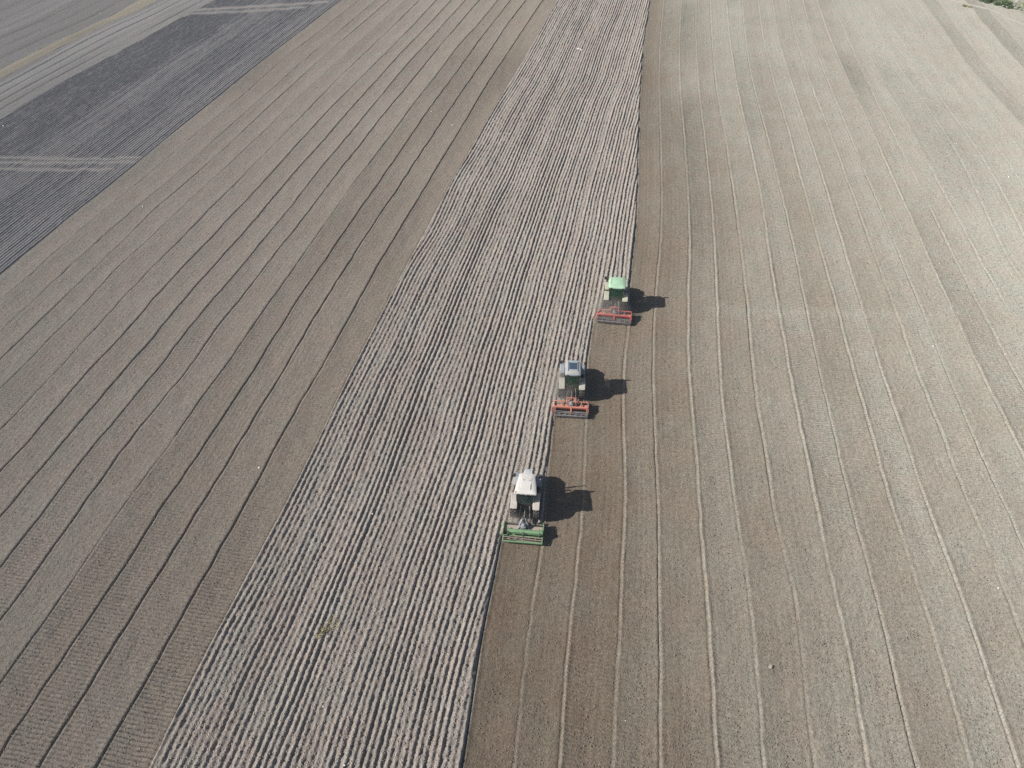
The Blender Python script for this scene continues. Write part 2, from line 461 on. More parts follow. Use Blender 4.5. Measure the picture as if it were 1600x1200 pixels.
def tilled(name, lines, mat, style, rowbase, dry_fn, seed, label, zoff=0.0):
    Yr = rows(rowbase)
    n = len(lines)
    Xl = np.stack([cx(a, Yr) for a in lines], 1)
    cols, us, ks, dl = [], [], [], []
    for k in range(n - 1):
        for t in T1:
            cols.append(Xl[:, k] * (1 - t) + Xl[:, k + 1] * t)
            us.append((k + t) * 3.0); ks.append(k)
    cols.append(Xl[:, -1]); us.append((n - 1) * 3.0); ks.append(n - 2)
    X = np.stack(cols, 1); U = np.repeat(np.array(us)[None, :], len(Yr), 0)
    Y = np.repeat(Yr[:, None], X.shape[1], 1)
    K = np.array(ks)[None, :]
    kn = np.round(U / 3.0).astype(np.int64)              # nearest line
    dist = U - kn * 3.0 + 0.05 * vnoise(U * 0 + kn * 7.7, Y / 1.5, seed + 8)
    rr = np.random.default_rng(seed)
    la = rr.random(n + 2)[np.clip(kn, 0, n)]
    hump = np.exp(-np.where(dist < 0, dist / 0.085, dist / 0.20) ** 2)
    core = np.exp(-((dist - 0.01) / 0.062) ** 2)
    fade = (1 - 0.75 * sstep(13, 22, kn) * sstep(50, 110, Y)) * (1 - 0.45 * sstep(70, 140, Y))
    along = np.clip(0.75 + 0.55 * vnoise(kn * 9.1, Y / 9.0, seed + 1) + 0.2 * vnoise(kn * 5.1, Y / 1.1, seed + 2), 0.12, 1.4)
    rough = 0.022 * vnoise(X / 0.3, Y / 0.33, seed + 3) + 0.03 * vnoise(X / 1.1, Y / 1.3, seed + 4)
    passw = 0.02 * np.cos(U / 3.0 * 2 * np.pi)            # each pass slightly domed
    if style == 'berm':
        z = rough + passw + fade * (0.022 + 0.045 * la) * along * hump - fade * (0.035 + 0.05 * (1 - la)) * np.exp(-((dist + 0.155) / 0.06) ** 2) * along
        cr = fade * core * (0.2 + 0.45 * la) * np.clip(along + .2, 0, 1)
    else:
        strong = np.where((kn <= 8), 0.45 + 0.5 * la, 0.14 + 0.2 * la)
        strong = np.where(kn == 4, 0.33, strong)
        strong = np.where((kn == 0) | (kn == n - 1), 0.1, strong)
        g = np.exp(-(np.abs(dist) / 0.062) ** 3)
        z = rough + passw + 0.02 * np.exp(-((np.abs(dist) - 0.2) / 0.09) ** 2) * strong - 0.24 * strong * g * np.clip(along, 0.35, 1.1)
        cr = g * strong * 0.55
    pr = rr.random(n + 2)[np.clip(K, 0, n)]
    dry = dry_fn(U / 3.0, Y) + 0.17 * (pr - 0.5) * (1 - 0.6 * sstep(14, 22, K))
    rip = np.clip((rr.random(n + 2)[np.clip(K, 0, n)] - 0.15) * 1.6, 0, 1) * np.clip(0.75 + 0.8 * vnoise(U / 9.0, Y / 16.0, seed + 6), 0, 1.2)
    grid_object(name, X, Y, z + zoff, mat, U, dry, cr, rip, label)


tilled('tilled_field', [RIGHT[k] for k in range(0, 46)], M_TILL, 'berm', 0.17,
       lambda u, Y: 0.10 + 0.42 * sstep(2.2, 7.5, u) + 0.12 * sstep(5, 7, u) * (1 - sstep(12, 15, u)) * (np.exp(-((Y - 107 + 0.25 * u) / 1.3) ** 2) + np.exp(-((Y - 58.5 + 0.12 * u) / 0.8) ** 2)) + 0.38 * sstep(7.0, 17.0, u) + 0.28 * sstep(70, 150, Y) * sstep(3.6, 4.4, u) * (1 - sstep(8, 14, u)), 101,
       'freshly tilled brown to pale soil right of the tractors')
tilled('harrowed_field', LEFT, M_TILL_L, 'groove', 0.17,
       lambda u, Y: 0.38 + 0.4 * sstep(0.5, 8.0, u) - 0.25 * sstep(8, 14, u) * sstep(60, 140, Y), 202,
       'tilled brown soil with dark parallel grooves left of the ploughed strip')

# ------------------------------------------------------------------ fields at the upper left
Yr3 = rows(0.16, 20.0, 232.0)
a14 = cx(LEFT[14], Yr3)[:, None]; c14 = cx(C_, Yr3)[:, None]
ncol = 470
T = np.linspace(0, 1, ncol)[None, :]
Wd = a14 - c14
Sd = T * Wd
X3 = a14 - Sd
Y3 = np.repeat(Yr3[:, None], ncol, 1)
z3, f3 = ridges(-Sd, Y3, 51, 0.085, 0.4)
z3 = z3 + 0.018 * vnoise(X3 / 0.25, Y3 / 0.4, 53) + 0.012 * vnoise(X3 / 0.45, Y3 / 0.5, 54)


def track_mask(X, Y, pts, half):
    g = np.array(sorted([bp(*p) for p in pts]))
    yy = np.interp(X, g[:, 0], g[:, 1])
    m = np.exp(-((Y - yy - 0.25 * vnoise(X / 2.0, Y * 0, 3)) / half) ** 4)
    return m * (X < g[-1, 0] + 1.0)


TR = [track_mask(X3, Y3, [(-80,246),(0,246),(60,248),(120,250),(220,247)], 0.30),
      track_mask(X3, Y3, [(-80,255),(0,255),(100,256.5),(210,253.5)], 0.30),
      track_mask(X3, Y3, [(-80,264),(0,264.5),(100,267.5),(165,265)], 0.30),
      track_mask(X3, Y3, [(285,20),(300,17),(394,11),(506,4)], 0.7),
      track_mask(X3, Y3, [(285,26),(300,22),(394,18),(470,12)], 0.6)]
tm = np.clip(sum(TR), 0, 1)
z3 = z3 * (1 - 0.85 * tm) + 0.07 + 0.05 * tm
z3 = z3 * sstep(0, 0.3, Sd) * sstep(0, 0.3, Wd - Sd) - 0.03
grid_object('ploughed_field', X3, Y3, z3, M_PLOW_L, Sd, 0.15 + 0.4 * f3, tm * 0.75, None, 'dark ploughed field crossed by pale wheel tracks')


def lined_field(name, xa, xb, mat, seed, nlines, label, dry0):
    Yr = rows(0.5, 60.0, 232.0)
    ncol = 150
    T = np.linspace(0, 1, ncol)[None, :]
    A = cx(xa, Yr)[:, None]; Bb = cx(xb, Yr)[:, None]
    X = A + (Bb - A) * T
    Y = np.repeat(Yr[:, None], ncol, 1)
    ph = T * nlines + 0.12 * vnoise(X / 7.0, Y / 30.0, seed)
    k = np.round(ph); d = np.abs(ph - k)
    st = (0.3 + 0.7 * np.abs(vnoise(k * 11.3, Y / 25.0, seed + 1)))
    g = np.exp(-(d / 0.09) ** 2) * st * (k > 0) * (k < nlines)
    z = -0.12 * g + 0.05 * vnoise(X / 0.8, Y / 0.8, seed + 2)
    dry = dry0 + 0.5 * vnoise(k * 3.3, k * 0, seed + 4) + 0.2 * vnoise(X / 14.0, Y / 20.0, seed + 3)
    grid_object(name, X, Y, z, mat, X, dry, 0.6 * g, None, label)


lined_field('stubble_field', C_, D2, M_GREY, 71, 5, 'narrow grey field between the dark ploughed field and the tan grass strip', 0.45)
lined_field('stubble_field', D1, D1 - 75.0, M_GREY, 81, 19, 'grey field with fine dark lines beyond the tan grass strip', 0.3)
Yr = rows(0.6, 60.0, 232.0)
T = np.linspace(0, 1, 16)[None, :]
X = cx(D2, Yr)[:, None] * (1 - T) + cx(D1, Yr)[:, None] * T
Y = np.repeat(Yr[:, None], 16, 1)
Z = 0.06 * np.sin(np.pi * T) + 0.05 * vnoise(X / 0.5, Y / 0.6, 91)
grid_object('grass_track', X, Y, Z, M_TRACK, X, 0.5 + 0.4 * vnoise(X / 3.0, Y / 9.0, 92), None, None, 'tan dry grass strip between two grey fields')

# ground under and beyond everything
gx = np.array([-1200, -600, -300, -150, -60, 0, 60, 150, 300, 600, 1200.0])
X, Y = np.meshgrid(gx, gx)
grid_object('ground', X, Y, X * 0 - 0.45, M_BASE, X, X * 0 + 0.5, None, None, 'bare soil around the fields')

# ------------------------------------------------------------------ verge at the upper right
edge = np.array([bp(*p) for p in [(1470,-14),(1500,-6),(1522,0),(1540,5.5),(1560,11),(1580,15.5),(1600,19),(1640,27),(1700,40)]])
xs = np.linspace(edge[0, 0], edge[-1, 0] + 10, 90)
ye = np.interp(xs, edge[:, 0], edge[:, 1]) + 0.6 * vnoise(xs / 2.2, xs * 0, 6)
T = np.linspace(0, 1, 60)[:, None]
X = np.repeat(xs[None, :], 60, 0)
Y = ye[None, :] + T ** 1.3 * 45.0
Z = 0.03 + 0.25 * sstep(0, 0.2, T) * (1 + 1.2 * fbm(X / 3.0, Y / 3.0, 7)) - 0.12 * (1 - sstep(0, 0.05, T))
grid_object('verge', X, Y, Z, M_VERGE, X, 0.45 + 0.6 * vnoise(X / 2.0, Y / 2.5, 8), None, None, 'weedy stony verge at the end of the tilled field')
# headland track: a pale compacted line along the end of the field
trk = np.array([bp(*p) for p in [(1440,-12),(1480,-1),(1505,4.5),(1530,10.5),(1548,15),(1558,19),(1568,26),(1600,38),(1650,56)]])
xs = np.linspace(trk[0, 0], trk[-1, 0], 160)
yc = np.interp(xs, trk[:, 0], trk[:, 1])
T = np.linspace(-1, 1, 13)[:, None]
X = np.repeat(xs[None, :], 13, 0)
Y = yc[None, :] + T * (0.75 + 0.2 * vnoise(xs / 3.0, xs * 0, 9))[None, :]
Z = 0.095 * (1 - T ** 2) - 0.03 + 0.012 * vnoise(X / 0.4, Y / 0.4, 10)
grid_object('dirt_track', X, Y, Z, M_TILL, X, X * 0 + 1.0, 0.5 * (1 - T ** 2) + X * 0, None, 'pale compacted headland track at the end of the tilled field')


# ------------------------------------------------------------------ mesh helper
class MB:
    def __init__(self):
        self.bm = bmesh.new()

    def _add(self, other, mtx):
        me = bpy.data.meshes.new('tmp')
        other.transform(mtx)
        other.to_mesh(me); other.free()
        self.bm.from_mesh(me)
        bpy.data.meshes.remove(me)

    def box(self, c, s, rot=(0, 0, 0), bev=0.02, taper=None):
        b = bmesh.new()
        bmesh.ops.create_cube(b, size=1.0)
        for v in b.verts:
            if taper and v.co.z > 0:
                v.co.x *= taper[0]; v.co.y *= taper[1]
            v.co = Vector((v.co.x * s[0], v.co.y * s[1], v.co.z * s[2]))
        if bev:
            bmesh.ops.bevel(b, geom=list(b.edges), offset=min(bev, min(s) * 0.35), segments=2, affect='EDGES', profile=0.6)
        from mathutils import Euler
        self._add(b, Matrix.Translation(c) @ Euler(rot).to_matrix().to_4x4())
        return self

    def tube(self, p0, p1, r, r2=None, n=12):
        p0, p1 = Vector(p0), Vector(p1)
        d = p1 - p0
        b = bmesh.new()
        bmesh.ops.create_cone(b, cap_ends=True, segments=n, radius1=r, radius2=r if r2 is None else r2, depth=d.length)
        q = Vector((0, 0, 1)).rotation_difference(d.normalized()).to_matrix().to_4x4()
        self._add(b, Matrix.Translation((p0 + p1) / 2) @ q)
        return self

    def path(self, pts, r, n=10):
        for a, b in zip(pts[:-1], pts[1:]): self.tube(a, b, r, n=n)
        for p in pts[1:-1]: self.ball(p, r * 1.02)
        return self

    def ball(self, c, r, scale=(1, 1, 1)):
        b = bmesh.new()
        bmesh.ops.create_icosphere(b, subdivisions=2, radius=r)
        self._add(b, Matrix.Translation(c) @ Matrix.Diagonal((*scale, 1)))
        return self

    def beam(self, p0, p1, w, h, bev=0.01):
        p0, p1 = Vector(p0), Vector(p1)
        d = p1 - p0
        b = bmesh.new()
        bmesh.ops.create_cube(b, size=1.0)
        for v in b.verts: v.co = Vector((v.co.x * w, v.co.y * d.length, v.co.z * h))
        if bev: bmesh.ops.bevel(b, geom=list(b.edges), offset=min(bev, min(w, h) * .3), segments=1, affect='EDGES')
        q = d.normalized().to_track_quat('Y', 'Z').to_matrix().to_4x4()
        self._add(b, Matrix.Translation((p0 + p1) / 2) @ q)
        return self

    def prism_x(self, yz, x0, x1, bev=0.0, seg=2):
        """polygon in the y-z plane extruded along x"""
        b = bmesh.new()
        va = [b.verts.new((x0, y, z)) for y, z in yz]
        vb = [b.verts.new((x1, y, z)) for y, z in yz]
        n = len(yz)
        b.faces.new(va); b.faces.new(vb[::-1])
        for i in range(n):
            b.faces.new((va[i], vb[i], vb[(i + 1) % n], va[(i + 1) % n]))
        bmesh.ops.recalc_face_normals(b, faces=list(b.faces))
        if bev: bmesh.ops.bevel(b, geom=list(b.edges), offset=bev, segments=seg, affect='EDGES')
        self._add(b, Matrix())
        return self

    def loft(self, rings, cap=True):
        b = bmesh.new()
        vr = [[b.verts.new(p) for p in ring] for ring in rings]
        n = len(rings[0])
        for a, c in zip(vr[:-1], vr[1:]):
            for i in range(n):
                b.faces.new((a[i], a[(i + 1) % n], c[(i + 1) % n], c[i]))
        if cap:
            b.faces.new(vr[0][::-1]); b.faces.new(vr[-1])
        bmesh.ops.recalc_face_normals(b, faces=list(b.faces))
        self._add(b, Matrix())
        return self

    def lathe_x(self, prof, c, n=32):
        """profile (x, r) spun round the x axis"""
        rings = []
        for i in range(n):
            a = 2 * math.pi * i / n
            rings.append([(c[0] + x, c[1] + r * math.cos(a), c[2] + r * math.sin(a)) for x, r in prof])
        rings.append(rings[0])
        b = bmesh.new()
        vr = [[b.verts.new(p) for p in ring] for ring in rings[:-1]]
        m = len(prof)
        for i in range(n):
            a, d = vr[i], vr[(i + 1) % n]
            for j in range(m - 1):
                b.faces.new((a[j], a[j + 1], d[j + 1], d[j]))
        bmesh.ops.recalc_face_normals(b, faces=list(b.faces))
        self._add(b, Matrix())
        return self

    def pane(self, corners, t=0.014):
        """thin solid quad pane"""
        v = [Vector(c) for c in corners]
        n = (v[1] - v[0]).cross(v[2] - v[0]).normalized() * t
        self.loft([[tuple(p) for p in v], [tuple(p + n) for p in v]])
        return self

    def build(self, name, mat, parent=None, smooth=False):
        me = bpy.data.meshes.new(name)
        bmesh.ops.remove_doubles(self.bm, verts=list(self.bm.verts), dist=1e-5)
        self.bm.to_mesh(me); self.bm.free()
        if smooth:
            me.polygons.foreach_set('use_smooth', np.ones(len(me.polygons), dtype=bool))
            try: me.set_sharp_from_angle(angle=math.radians(35))
            except Exception: pass
        me.materials.append(mat)
        o = bpy.data.objects.new(name, me)
        COL.objects.link(o)
        if parent is not None: o.parent = parent
        return o


# ------------------------------------------------------------------ tractor materials
RUB = paint('tyre rubber', (0.024, 0.027, 0.033), 0.7, 0.22, spec=0.2)
BLACK = paint('black plastic', (0.018, 0.019, 0.02), 0.5, 0.3)
DARKM = paint('dark cast metal', (0.045, 0.045, 0.048), 0.55, 0.45)
STEEL = paint('worn steel', (0.33, 0.33, 0.34), 0.4, 0.4, metal=0.6)
GREYM = paint('blue grey metal', (0.20, 0.22, 0.26), 0.5, 0.3)
SEATM = paint('seat cloth', (0.03, 0.03, 0.035), 0.9, 0.1)
LAMPR = paint('red lamp lens', (0.5, 0.02, 0.015), 0.2, 0.15)
LAMPT = paint('dusty tail lamp', (0.22, 0.03, 0.02), 0.4, 0.6)
LAMPW = paint('clear lamp lens', (0.75, 0.75, 0.72), 0.15, 0.1)
AMBER = paint('amber lamp lens', (0.85, 0.22, 0.02), 0.2, 0.0)
GLASS = glass('tinted cab glass', (0.035, 0.06, 0.055), 0.5)
GLASSG = glass('green cab glass', (0.02, 0.075, 0.045), 0.42)


def arc_band(mb, xc, w, yc, zc, r, a0, a1, t=0.045, n=14, lip=0.0):
    """curved mudguard over a wheel: arc in the y-z plane"""
    rings = []
    for i in range(n + 1):
        a = a0 + (a1 - a0) * i / n
        cy, cz = math.cos(a), math.sin(a)
        rr = [(xc - w / 2, r), (xc - w / 2 + .03, r + t), (xc + w / 2 - .03, r + t), (xc + w / 2, r), (xc + w / 2, r - .03), (xc - w / 2, r - .03)]
        rings.append([(x, yc + q * cy, zc + q * sz) for x, q, sz in [(x, q, cz) for x, q in rr]])
    mb.loft(rings)


def wheel(root, name, xc, yc, r, w, rimcol, lugs):
    s = 1 if xc > 0 else -1
    pr = [(-w * .30, r * .56), (-w * .46, r * .62), (-w * .5, r * .78), (-w * .46, r * .91), (-w * .33, r * .955), (0, r * .965),
          (w * .33, r * .955), (w * .46, r * .91), (w * .5, r * .78), (w * .46, r * .62), (w * .30, r * .56)]
    mb = MB().lathe_x(pr, (xc, yc, r), 40)
    for i in range(lugs):
        for sd in (-1, 1):
            a = 2 * math.pi * (i + (0.5 if sd > 0 else 0)) / lugs
            # each lug runs from the shoulder forward to the middle of the tread
            da = 0.55 * math.pi * 2 / lugs
            p0 = Vector((xc + sd * w * .47, yc + r * .945 * math.cos(a), r + r * .945 * math.sin(a)))
            p1 = Vector((xc + sd * w * .03, yc + r * .985 * math.cos(a + da), r + r * .985 * math.sin(a + da)))
            mb.beam(p0, p1, 0.055 * r / .86, 0.075 * r / .86, 0)
    wo = mb.build(name, RUB, root, True)
    rim = MB().lathe_x([(-w * .1 * 1, 0.02), (s * w * .12, r * .14), (s * w * .16, r * .30), (s * w * .02, r * .45), (s * w * .32, r * .53), (s * w * .36, r * .57),
                        (s * w * .28, r * .585)], (xc, yc, r), 28)
    rim.tube((xc, yc, r), (xc + s * w * .30, yc, r), r * .13, n=14)
    rim.build('rim', rimcol, wo, True)
    return wo


def make_tractor(px, py, line, label, P):
    gx_, gy_ = bp(px, py, 0.0)
    gy_ += P.get('dy', 0.0)
    th = P.get('heading', heading(line, gy_))
    root = empty('tractor', (gx_, gy_, -0.03), -th, label, 'tractor', 'tractors tilling the field in a staggered row')
    bw = P['track']; wr = P.get('wr', 0.86); wf = P.get('wf', 0.62); ww = P.get('ww', 0.5)
    body, roofm, fend, ffend, rimc, gl = P['body'], P['roof'], P['fender'], P['front_fender'], P['rim'], P['glass']
    wb = 2.42
    ay = P.get('ay', 0.0)
    for s in (-1, 1):
        wheel(root, 'rear_wheel', s * bw, ay, wr, ww, rimc, 20)
        wheel(root, 'front_wheel', s * (bw - 0.03), wb, wf, ww * 0.78, rimc, 18)
        fm = MB()
        arc_band(fm, s * (bw - 0.03), ww * 1.02, ay, wr, wr + 0.09, math.radians(18), math.radians(138), 0.05)
        # inner cheek of the mudguard closes the gap to the cab
        fm.prism_x([(0.80, 1.05), (0.75, wr + 0.55), (0.45, wr + .86), (0.0, wr + 0.95), (-0.42, wr + .86), (-0.62, wr + 0.68), (-0.5, 1.1)],
                   s * (bw - ww * .55), s * (bw - ww * .55 - 0.04))
        fo = fm.build('fender', fend, root, True)
        a = math.radians(138)
        MB().box((s * (bw - 0.03), ay + (wr + .11) * math.cos(a) - 0.035, wr + (wr + .11) * math.sin(a)), (ww * .34, 0.04, 0.07), (0.5, 0, 0), .01).build('tail_light', LAMPT, fo)
        fm = MB()
        arc_band(fm, s * (bw - 0.03), ww * 0.82, wb, wf, wf + 0.07, math.radians(35), math.radians(150), 0.03)
        fm.beam((s * (bw - .03), wb, wf + wf + .06), (s * .35, wb, wf + .1), .06, .04)
        fm.build('front_fender', ffend, root, True)
    ch = MB()
    ch.box((0, 1.35, 0.80), (0.52, 2.9, 0.46), bev=.05)
    ch.box((0, -0.05, 0.86), (0.74, 0.7, 0.56), bev=.06)
    ch.tube((-bw + .05, ay, wr), (bw - .05, ay, wr), 0.15)
    ch.tube((-bw + .1, wb, wf), (bw - .1, wb, wf), 0.10)
    ch.box((0, wb, wf), (0.5, 0.4, 0.34), bev=.05)
    ch.box((0, -0.42, 0.55), (0.2, 0.5, 0.12), bev=.02)
    ch.build('chassis', DARKM, root, True)
    MB().box((0, 3.02, 0.74), (0.74, 0.26, 0.42), bev=.05).build('front_weight', DARKM, root, True)
    # bonnet
    hw = 0.37
    def ring(y, w, zb, zt):
        return [(-w, y, zb), (-w, y, zt - .16), (-w * .78, y, zt - .03), (0, y, zt), (w * .78, y, zt - .03), (w, y, zt - .16), (w, y, zb)]
    hb = MB().loft([ring(1.2, hw + .03, .95, 1.86), ring(1.9, hw + .02, .95, 1.82), ring(2.6, hw - .02, .95, 1.72), ring(2.98, hw - .06, .98, 1.58), ring(3.12, hw - .11, 1.02, 1.44)])
    ho = hb.build('bonnet', body, root, True)
    MB().box((0, 3.13, 1.2), (0.44, .05, .34), bev=.02).build('grille', BLACK, ho)
    for s in (-1, 1):
        MB().box((s * .17, 3.15, 1.33), (0.13, .04, .09), bev=.02).build('headlight', LAMPW, ho)
        MB().box((s * (hw + .012), 2.05, 1.35), (0.02, .8, .3), bev=.005).build('side_grille', BLACK, ho)
    # cab
    y0, y1 = -0.42, 1.28
    cw = P.get('cabw', 0.74)
    lo = MB()
    lo.box((0, (y0 + y1) / 2 + .02, 1.13), (1.12, y1 - y0 - .1, 0.34), bev=.04)
    lo.prism_x([(y0 + .02, 1.25), (y0 - .02, 1.62), (y0 + .12, 1.66), (0.45, 1.66), (0.62, 1.3)], -cw + .12, cw - .12, .02)
    lo.box((0, 1.12, 1.55), (0.8, .26, .5), bev=.04)
    lo.build('cab_base', BLACK, root, True)
    cf = MB()
    tz = 2.80
    pil = [((cw - .10, y0 - .02, 1.6), (cw - .08, y0 + .02, tz)), ((cw - .02, 0.42, 1.3), (cw - .04, 0.48, tz)), ((cw - .16, y1 + .04, 1.3), (cw - .16, y1 - .06, tz))]
    for a, b in pil:
        for s in (-1, 1):
            cf.beam((s * a[0], a[1], a[2]), (s * b[0], b[1], b[2]), .07, .07)
    cf.beam((-cw + .1, y0 - .02, 1.64), (cw - .1, y0 - .02, 1.64), .06, .06)
    for s in (-1, 1):
        cf.beam((s * (cw - .08), y0, tz - .02), (s * (cw - .13), y1, tz - .02), .07, .07)
    cf.beam((-cw + .1, y0, tz - .02), (cw - .1, y0, tz - .02), .07, .07)
    cf.build('cab_frame', P.get('cabframe', BLACK), root)
    MB().pane([(-cw + .13, y0 - .03, 1.68), (cw - .13, y0 - .03, 1.68), (cw - .12, y0 + .0, tz - .06), (-cw + .12, y0 + .0, tz - .06)]).build('rear_window', gl, root)
    MB().pane([(cw - .2, y1 + .03, 1.5), (-cw + .2, y1 + .03, 1.5), (-cw + .2, y1 - .06, tz - .06), (cw - .2, y1 - .06, tz - .06)]).build('windscreen', gl, root)
    for s in (-1, 1):
        MB().pane([(s * (cw - .08), y0 + .05, 1.68), (s * (cw - .03), 0.37, 1.68), (s * (cw - .05), 0.43, tz - .06), (s * (cw - .08), y0 + .07, tz - .06)]).build('side_window', gl, root)
        MB().pane([(s * (cw - .03), 0.49, 1.25), (s * (cw - .14), y1 - .03, 1.25), (s * (cw - .15), y1 - .1, tz - .06), (s * (cw - .05), 0.55, tz - .06)]).build('cab_door', gl, root)
    st = MB()
    st.box((0, 0.12, 1.72), (.5, .46, .12), bev=.04).box((0, -.12, 2.02), (.48, .12, .6), (-.15, 0, 0), .05)
    st.build('seat', SEATM, root, True)
    sw = MB().tube((0, .98, 1.7), (0, .74, 2.0), .025)
    q = Vector((0, .74, 2.0))
    ringp = [q + Vector((.19 * math.cos(t), .16 * math.sin(t) * .8, .16 * math.sin(t) * .6)) for t in np.linspace(0, 2 * math.pi, 15)]
    sw.path(ringp, .018, 6)
    sw.build('steering_wheel', BLACK, root)
    # roof: outline given as (x, y) half polygon from the rear middle to the front middle
    half = P['roof_outline']
    out = half + [(-x, y) for x, y in half[::-1]]
    cyr = sum(y for x, y in half) / len(half)
    def sc_ring(k, z):
        return [(x * k, cyr + (y - cyr) * k, z) for x, y in out]
    rf = MB().loft([sc_ring(.95, tz + .0), sc_ring(1.0, tz + .05), sc_ring(1.0, tz + .13), sc_ring(.975, tz + .18), sc_ring(.90, tz + .215), sc_ring(.55, tz + .235)])
    ro = rf.build('roof', roofm, root, True)
    P['roof_fn'](ro, tz + .235)
    # exhaust, mirrors, lights
    qx, qy = P.get('exh', (.50, 1.50))
    ex = MB().tube((qx, qy, 1.3), (qx, qy, 2.35), .065).tube((qx, qy, 2.35), (qx, qy - .04, 2.9), .042)
    ex.build('exhaust', P.get('exhaust', STEEL), root, True)
    for s in (-1, 1):
        mo = MB().path([(s * (cw - .14), y1 - .04, 2.74), (s * P['mirror'], y1 + .10, 2.92), (s * P['mirror'], y1 + .10, 2.8)], .022, 6).build('mirror_arm', BLACK, root)
        MB().box((s * P['mirror'], y1 + .10, 2.74), (.24, .10, .36), bev=.03).build('mirror', BLACK, mo, True)
    MB().box((-.62, .98, .80), (.34, .75, .5), bev=.08).build('fuel_tank', BLACK, root, True)
    stp = MB()
    for z in (.45, .72, .98):
        stp.box((-.80, 1.05, z), (.24, .34, .04), bev=.01)
    stp.beam((-.90, .9, .42), (-.80, .9, 1.2), .04, .03).beam((-.90, 1.2, .42), (-.80, 1.2, 1.2), .04, .03)
    stp.build('step', DARKM, root)
    # linkage
    for s in (-1, 1):
        MB().beam((s * .36, -.2, .62), (s * .42, -1.22, .52), .07, .09).build('lower_link', DARKM, root)
        MB().tube((s * .34, -.34, 1.34), (s * .40, -.85, .56), .035).build('lift_rod', STEEL, root)
    la = MB().beam((-.34, -.2, 1.3), (-.34, -.42, 1.36), .09, .1).beam((.34, -.2, 1.3), (.34, -.42, 1.36), .09, .1).tube((-.34, -.15, 1.28), (.34, -.15, 1.28), .07)
    la.build('rockshaft', DARKM, root)
    MB().tube((0, -.3, 1.12), (0, -.78, 1.10), .035).tube((0, -.7, 1.10), (0, -1.24, 1.07), .026).build('top_link', STEEL, root)
    if P.get('extra'): P['extra'](root)
    return root, th


WHITE = paint('dusty white paint', (0.60, 0.585, 0.56), 0.42, 0.25)
WHITE2 = paint('white bonnet paint', (0.52, 0.54, 0.56), 0.38, 0.25)
GREENP = paint('mid green paint', (0.06, 0.19, 0.08), 0.45, 0.45)
MINT = paint('light green roof paint', (0.34, 0.58, 0.40), 0.45, 0.35)
ROOFGREY = paint('blue grey roof paint', (0.31, 0.36, 0.41), 0.35, 0.3)
FENDW = paint('dusty white fender', (0.46, 0.44, 0.41), 0.55, 0.6)
FENDG = paint('dusty pale green fender', (0.40, 0.43, 0.33), 0.55, 0.5)
FENDM = paint('dusty beige fender', (0.38, 0.385, 0.345), 0.55, 0.55)
FFB = paint('blue grey front fender', (0.25, 0.30, 0.36), 0.5, 0.3)
RIMW = paint('pale rim', (0.55, 0.55, 0.52), 0.5, 0.5)
RIMY = paint('dull yellow rim', (0.45, 0.42, 0.2), 0.5, 0.5)
RIMR = paint('dull green rim', (0.18, 0.3, 0.16), 0.5, 0.5)


def roof_white(ro, z):
    hm = MB()
    hm.box((0.0, 0.5, z), (0.86, 1.0, .035), bev=.02, taper=(.9, .96))
    hm.build('roof_hatch', WHITE, ro, True)
    MB().box((0.34, .1, z + .03), (.03, .5, .03), bev=.008).build('roof_handle', STEEL, ro)
    for s in (-1, 1):
        MB().beam((s * .775, -.36, z - .055), (s * .695, .60, z - .055), .035, .03).beam((s * .695, .60, z - .055), (s * .565, 1.32, z - .06), .035, .03).build('roof_gutter', BLACK, ro)
    for x in (-.2, .22): MB().box((x, .72, z + .03), (.16, .05, .03), bev=.01).build('roof_vent', STEEL, ro)
    MB().tube((-.74, -.42, z - .16), (-.74, -.42, z - .02), .055).ball((-.74, -.42, z - .02), .055).build('beacon', LAMPR, ro, True)
    for x in (-.52, -.2, .2, .52):
        MB().box((x, -.535, z - .15), (.16, .06, .09), bev=.015).build('work_light', BLACK, ro)


def roof_mid(ro, z):
    MB().box((0.0, .62, z - .005), (.70, .86, .03), bev=.012).build('roof_hatch', glass('roof hatch glass', (.05, .08, .12), .85), ro)
    for s in (-1, 1): MB().box((s * .42, .55, z - .002), (.06, 1.25, .04), bev=.012).build('roof_rail', BLACK, ro)
    rear = MB().box((0, -.22, z - .008), (1.1, .34, .05), bev=.02)
    rear.build('roof_spoiler', FENDM, ro, True)
    for x in (-.45, .45):
        MB().box((x, -.45, z - .15), (.18, .06, .1), bev=.015).build('work_light', BLACK, ro)


def roof_far(ro, z):
    for s in (-1, 1):
        MB().path([(s * .55, 1.28, z - .03), (s * .60, .9, z - .012), (s * .62, 0.2, z - .012), (s * .66, -.22, z - .04)], .022, 6).build('roof_rail', GREENP, ro)
    MB().box((0, .45, z), (.9, .8, .02), bev=.01).build('roof_hatch', MINT, ro, True)
    for x in (-.55, .55):
        MB().box((x, -.48, z - .15), (.18, .06, .1), bev=.015).build('work_light', BLACK, ro)


def extra_mid(root):
    for (x, y, c) in ((-.62, 2.05, AMBER), (.74, 1.62, AMBER)):
        MB().tube((x, y, 1.2), (x, y, 1.95), .02).ball((x, y, 2.0), .07, (1, 1, 1.2)).build('indicator_lamp', c, root, True)


